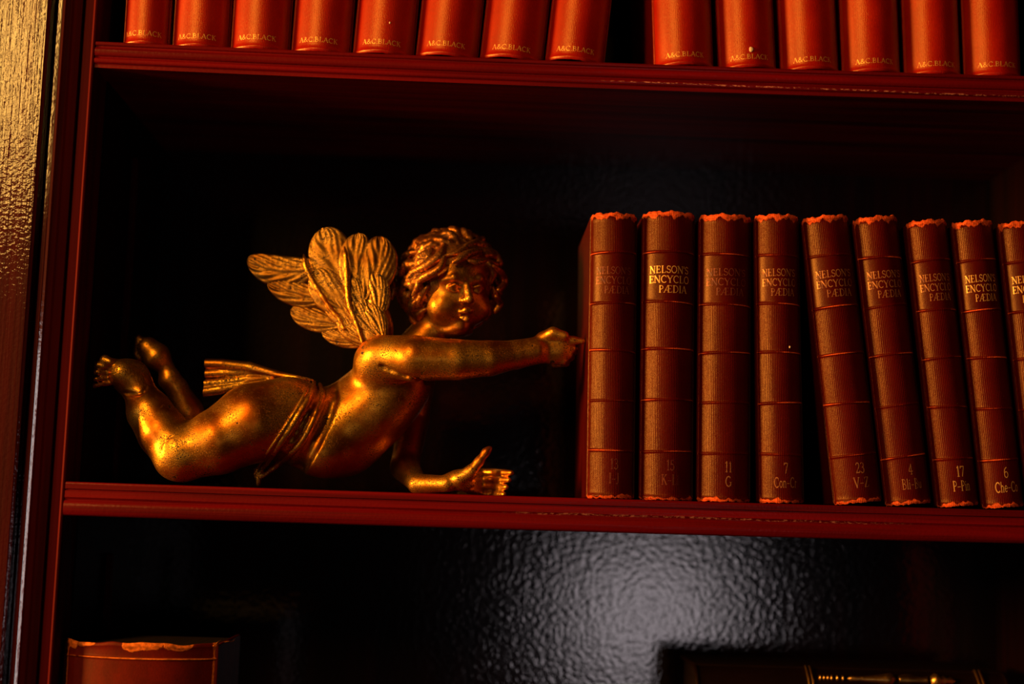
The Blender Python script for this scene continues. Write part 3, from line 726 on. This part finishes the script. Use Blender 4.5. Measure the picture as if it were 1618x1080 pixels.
he(b, (0, 18, 24), (44, 38, 32), 12)
for s in (-1, 1): he(b, (s*27, -32, 31), (25, 24, 23), 9)
he(b, (0, -63, 38), (15, 11, 13), 8)
he(b, (0, -70, 22), (28, 10, 20), 8)
for s in (-1, 1):
    he(b, (s*21, 0, 62), (12, 8, 11), 8, 'sub')
    he(b, (s*21, -1, 49), (9.5, 7.5, 9), 1.5)
    hc(b, [(s*11, 1, 56, 1.6), (s*21, 4.5, 59, 2.0), (s*31, 0, 53, 1.6)], 1.5)
    hc(b, [(s*12, -5, 55, 1.2), (s*21, -8, 57, 1.5), (s*30, -4, 52, 1.2)], 1.5)
    hc(b, [(s*8, 11, 56, 3.2), (s*22, 15, 54, 4), (s*36, 9, 44, 3)], 6)
hc(b, [(0, 8, 54, 5), (0, -6, 62, 5.5), (0, -17, 69, 7)], 4)
for s in (-1, 1):
    he(b, (s*7, -20, 61), (5, 4.5, 6), 2.5)
    he(b, (s*4.5, -25, 67), (2.2, 1.8, 3), 1, 'sub')
hc(b, [(-9, -38, 57, 2.6), (-3.5, -35, 64, 4.2), (0, -36, 64, 3.6), (3.5, -35, 64, 4.2), (9, -38, 57, 2.6)], 3)
hc(b, [(-7, -47, 56, 3), (0, -49, 61, 5.4), (7, -47, 56, 3)], 3)
hc(b, [(-10, -42, 58, 1.8), (-5, -41.5, 65, 2.3), (5, -41.5, 65, 2.3), (10, -42, 58, 1.8)], 1.2, 'sub')
hc(b, [(-10, -55, 58, 3), (10, -55, 58, 3)], 5, 'sub')
for s in (-1, 1):
    he(b, (s*57, -10, -4), (7, 15, 11), 4); he(b, (s*64, -9, 0), (4, 9, 6), 3, 'sub')
# flat underside where it rests on the shelf
b.F = np.maximum(b.F, (zf - b.ax[2])[None, None, :]).astype(np.float32)
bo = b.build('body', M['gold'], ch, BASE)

# hair
hv = Vol((HC.x-.040, HC.y-.042, HC.z-.040), (HC.x+.042, HC.y+.042, HC.z+.046), .00062)
he(hv, (0, 8, -16), (74, 74, 68), 0)
he(hv, (0, 40, 2), (58, 38, 50), 8)
he(hv, (-6, -24, -30), (70, 44, 44), 8)
he(hv, (2, -30, 62), (46, 66, 66), 4, 'sub')
rnd = random.Random(5)
def hairpt(d, off): # direction in the head frame
    d = Vector(d).normalized(); r = 1/math.sqrt((d.x/74)**2+((d.y)/74)**2+(d.z/66)**2)
    return (d.x*(r+off), d.y*(r+off)+8, d.z*(r+off)-14)
cnt = 0
while cnt < 210:
    d = Vector((rnd.gauss(0, 1), rnd.gauss(.15, .9), rnd.gauss(-.1, 1))).normalized()
    if d.y < -.75 or (d.z > .45 and abs(d.x) < .72 and d.y < .50): continue
    cnt += 1
    # comb outwards from the parting on the forehead, with a swirl
    par = Vector((.10, .72, .68)); fl = (d-par); fl = fl-d*fl.dot(d); fl = fl.normalized() if fl.length > .05 else Vector((1, 0, 0))
    sw = rnd.uniform(-1.1, 1.1); side = d.cross(fl)
    p = d.copy(); pts = []; L = rnd.uniform(.09, .15); n = 7; ph_ = rnd.uniform(-1, 1)
    for i in range(n):
        s_ = i/(n-1)
        off = 1.5 + 6.5*math.sin(math.pi*min(1, s_*1.15)) + rnd.uniform(-.4, .4)
        a, b2, c2 = hairpt(p, off)
        pts.append((a, b2, c2, (1.8 + 4.6*math.sin(math.pi*(.12+.80*s_)))*rnd.uniform(.9, 1.1)))
        dirv = fl*math.cos(sw*s_*1.8+ph_*.5) + side*math.sin(sw*s_*1.8+ph_*.5)
        p = (p+dirv*L).normalized()
    if pts[-1][2] > 30 and abs(pts[-1][0]) < 44 and pts[-1][1] < 38: continue
    hc(hv, pts, 1.0)
def HD(px, py, off=4):   # depth of the hair surface under a photo point
    c0 = Vector(P(716, 448, .06)); q = P(px, py, .06)-c0; R2 = ((76+off)*hs)**2-q.x**2-q.z**2
    return .060-math.sqrt(max(R2, 0))*.97
locks = [[(703,386,4.5),(694,404,6.5),(674,420,7),(655,430,5),(644,444,3)], [(702,408,3.5),(694,424,5.5),(672,437,6),(654,447,4),(644,453,2.5)],
 [(662,440,3),(660,452,4.5),(653,466,3)], [(688,392,3),(694,376,5),(706,368,5.5),(718,374,4),(724,386,3)], [(698,393,3),(710,382,4.5),(728,378,3.5),(738,384,2)],
 [(717,414,3),(728,408,5.5),(742,400,5.5),(760,396,3)], [(704,404,2.5),(722,399,4),(736,392,4)], [(632,420,4),(645,408,6),(656,396,6.5),(658,384,5)],
 [(634,432,2.5),(650,420,4.5),(662,404,5),(668,392,4)], [(736,388,3),(750,384,5),(762,378,5)], [(742,412,3),(756,414,4.5),(770,410,3)],
 [(664,398,4),(674,408,7),(680,398,6),(670,388,4)], [(670,384,3),(680,372,5),(692,370,4)], [(780,420,3),(792,432,6),(796,448,6),(788,458,4)], [(784,468,3),(790,480,5),(782,492,4)],
 [(768,392,3),(782,402,5.5),(790,416,5)], [(640,446,3),(632,460,5),(634,476,5),(642,488,4)], [(656,476,2.5),(650,490,4.5),(652,506,4),(660,514,2.5)], [(620,440,2.5),(622,456,5),(618,470,4)]]
for lk in locks:
    sp_ = spline([Vector((a, b_, r)) for a, b_, r in [(k[0], k[1], k[2]*1.15) for k in lk]], 4)
    q = [np.array(P(v.x, v.y, HD(v.x, v.y))) for v in sp_]; r_ = [v.z*hs for v in sp_]
    hv.chain(q, r_, .6*hs)
    hv.chain(q[1:-1], [a*.16 for a in r_[1:-1]], .3*hs)
# keep the face open
he(hv, (4, -26, 70), (40, 56, 40), 3, 'sub')
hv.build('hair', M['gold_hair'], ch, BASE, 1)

# sash round the hips: rolled edges, sunk band, and a pleated end blowing back
sv = Vol((P(300, 700, .03).x, -.022, zf), (P(535, 700, .03).x, .10, P(400, 560, .03).z), .0007)
for q, r in ROPES:
    for _ in range(6): q = [q[0]] + [(q[i-1]+q[i]*2+q[i+1])/4 for i in range(1, len(q)-1)] + [q[-1]]
    rr = [PX(r*(.55+.45*min(1, 4*min(i, len(q)-1-i)/len(q)))*(1+.06*math.sin(i*1.7))) for i in range(len(q))]
    sv.chain(q, rr, PX(1.2))
for k_, (q, r) in enumerate(ROPES):     # the rolled edges meet in one hanging end
    sv.cap(q[-3], ROPES[0][0][-3], PX(4.5), PX(5), PX(2))
sv.cap(ROPES[0][0][-3], np.array([P(400, 763, .03).x, ROPES[0][0][-3][1], zf+.0030]), PX(5.5), PX(4), PX(2))
folds = [[(494,600,.046,2),(470,596,.044,3.5),(438,591,.055,6),(394,580,.062,8.5),(352,575,.062,8),(314,574,.062,8)],
         [(440,594,.055,4),(398,588,.062,6),(354,589,.064,7),(314,591,.064,7)],
         [(430,598,.056,4),(392,598,.062,6),(352,604,.063,7),(314,607,.063,7)],
         [(420,602,.056,4),(384,608,.062,6),(348,615,.062,7.5),(312,620,.062,7.5)]]
for f in folds: C(sv, f, 1.6)
C(sv, [(400,590,.068,7),(330,592,.069,8),(312,600,.069,8)], 4); C(sv, [(390,602,.068,7),(330,612,.069,8),(312,612,.069,8)], 4)
xe = P(321, 600, .062).x
sv.F = np.maximum(sv.F, ((xe-.0009*np.sin(sv.ax[2]*900))[None, :] - sv.ax[0][:, None])[:, None, :]).astype(np.float32)
sv.F[:, :, 0] = .01; sv.F[:, 0, :] = np.maximum(sv.F[:, 0, :], .001)
sv.build('sash', M['gold'], ch, BASE, 1)

# wing: overlapping carved feathers
mb = MB()
def feather(b0, t0, W, Yb, Yt, bend=0., barbs=8, tk=.0024, lean=1.0):
    Bp, Tp = P(*b0, Yb), P(*t0, Yt); Ld = (Tp-Bp); L = Ld.length; Ld.normalize()
    Nn = Vector((0, -1, 0)); S = Ld.cross(Nn).normalized(); Nn = S.cross(Ld).normalized()
    if Nn.y > 0: Nn = -Nn
    W = PX(W, Yb)/2; ns, nt = 56, 22; n0 = len(mb.v)
    for layer in (0, 1):
        for i in range(ns+1):
            s = i/ns
            w_ = W*(.50+.50*math.sin(min(s/.55, 1)*math.pi/2)) if s < .55 else W*max(0., 1-((s-.55)/.45)**2.6)**.5
            w_ = max(w_, W*.04)
            cen = Bp + Ld*(L*s) + S*(PX(bend, Yb)*4*s*(1-s))
            for j in range(nt+1):
                t_ = -1+2*j/nt
                if layer: hgt_ = -tk*.5*(1-t_*t_)**.5
                else:
                    dome = (1-abs(t_)**3)*tk*.8*(1-.5*s**4)
                    rach = tk*.42*math.exp(-((t_-.05)/.10)**2)*(1-.6*s)
                    ph2 = s*barbs*.55 - (abs(t_)+.25*t_)*3.0*lean + .15*math.sin(7*s)
                    bb = (abs(math.sin(math.pi*ph2))**.6)*tk*.42*min(1, abs(t_)*3)*(1-abs(t_)**6)
                    rim = tk*.30*math.exp(-((abs(t_)-.93)/.07)**2)
                    hgt_ = dome+rach+bb+rim
                mb.v.append(cen + S*(w_*t_) + Nn*hgt_)
    A = (ns+1)*(nt+1); w1 = nt+1
    for i in range(ns):
        for j in range(nt):
            q = n0+i*w1+j; mb.f.append((q, q+1, q+w1+1, q+w1)); mb.f.append((A+q, A+q+w1, A+q+w1+1, A+q+1))
        q = n0+i*w1; mb.f.append((q, q+w1, A+q+w1, A+q)); q += nt; mb.f.append((q, A+q, A+q+w1, q+w1))
    for j in range(nt):
        q = n0+j; mb.f.append((q, A+q, A+q+1, q+1)); q = n0+ns*w1+j; mb.f.append((q, q+1, A+q+1, A+q))
# outer row, pointing left
feather((512,420),(391,412),52,.050,.054,-14,9)
feather((530,474),(423,444),42,.049,.053,-7,7)
feather((550,514),(460,490),38,.048,.052,-5,6)
feather((572,543),(509,521),27,.046,.050,-3,5)
# middle row
feather((566,468),(508,362),74,.046,.050,-7,8)
feather((566,500),(496,428),60,.044,.047,-5,6)
feather((568,520),(516,462),40,.043,.046,-4,5)
feather((578,545),(536,497),30,.042,.044,-3,5)
# inner row
feather((572,478),(566,369),58,.044,.048,-6,7)
feather((578,474),(602,374),58,.042,.047,8,7)
feather((586,505),(556,440),36,.041,.043,-3,5)
feather((596,505),(592,430),38,.040,.043,5,5)
feather((598,530),(562,478),34,.039,.041,-3,5)
feather((606,535),(582,480),34,.038,.040,3,5)
feather((596,548),(548,512),26,.040,.043,-2,5)
# shoulder of the wing
def blob(px_, py_, Y, rx, ry, rz, rot):
    n0 = len(mb.v); c0 = P(px_, py_, Y); nu, nv_ = 24, 14
    for i in range(nv_+1):
        for j in range(nu):
            a = math.pi*i/nv_; b_ = 2*math.pi*j/nu
            x = PX(rx)*math.cos(a); z = PX(rz)*math.sin(a)*math.cos(b_); y = PX(ry)*math.sin(a)*math.sin(b_)
            mb.v.append(c0+Vector((x*math.cos(rot)-z*math.sin(rot), y, x*math.sin(rot)+z*math.cos(rot))))
    for i in range(nv_):
        for j in range(nu): mb.f.append((n0+i*nu+j, n0+i*nu+(j+1) % nu, n0+(i+1)*nu+(j+1) % nu, n0+(i+1)*nu+j))
blob(592, 535, .043, 42, 17, 24, math.radians(118))
blob(600, 505, .046, 40, 12, 20, math.radians(112))
mb.v = [Vector(v)-Vector(BASE) for v in mb.v]
wing = mb.make('wing', M['gold_wing'], ch, True)
for path, Y0, Y1 in (([(480,402,1.2),(481,410,3.5),(484,424,5),(496,447,4.5),(508,466,5),(524,490,4.5),(536,504,4),(545,522,3)], .0455, .041),
                     ([(544,388,1.2),(546,404,4.5),(548,430,6),(549,456,5.5),(552,482,5),(560,502,4.5),(567,522,4),(574,545,3)], .0415, .037)):
    sp_ = spline([Vector(p) for p in path], 5); m = len(sp_)
    mb = MB(); mb.tube([P(v.x, v.y, Y0+(Y1-Y0)*i/m+.006*max(0, 1-i/5)**2) for i, v in enumerate(sp_)], [PX(v.z*.85*(1+.15*math.sin(i*1.9))) for i, v in enumerate(sp_)], 10)
    mb.v = [Vector(v)-Vector(BASE) for v in mb.v]; mb.make('feather_ridge', M['gold'], wing, True)
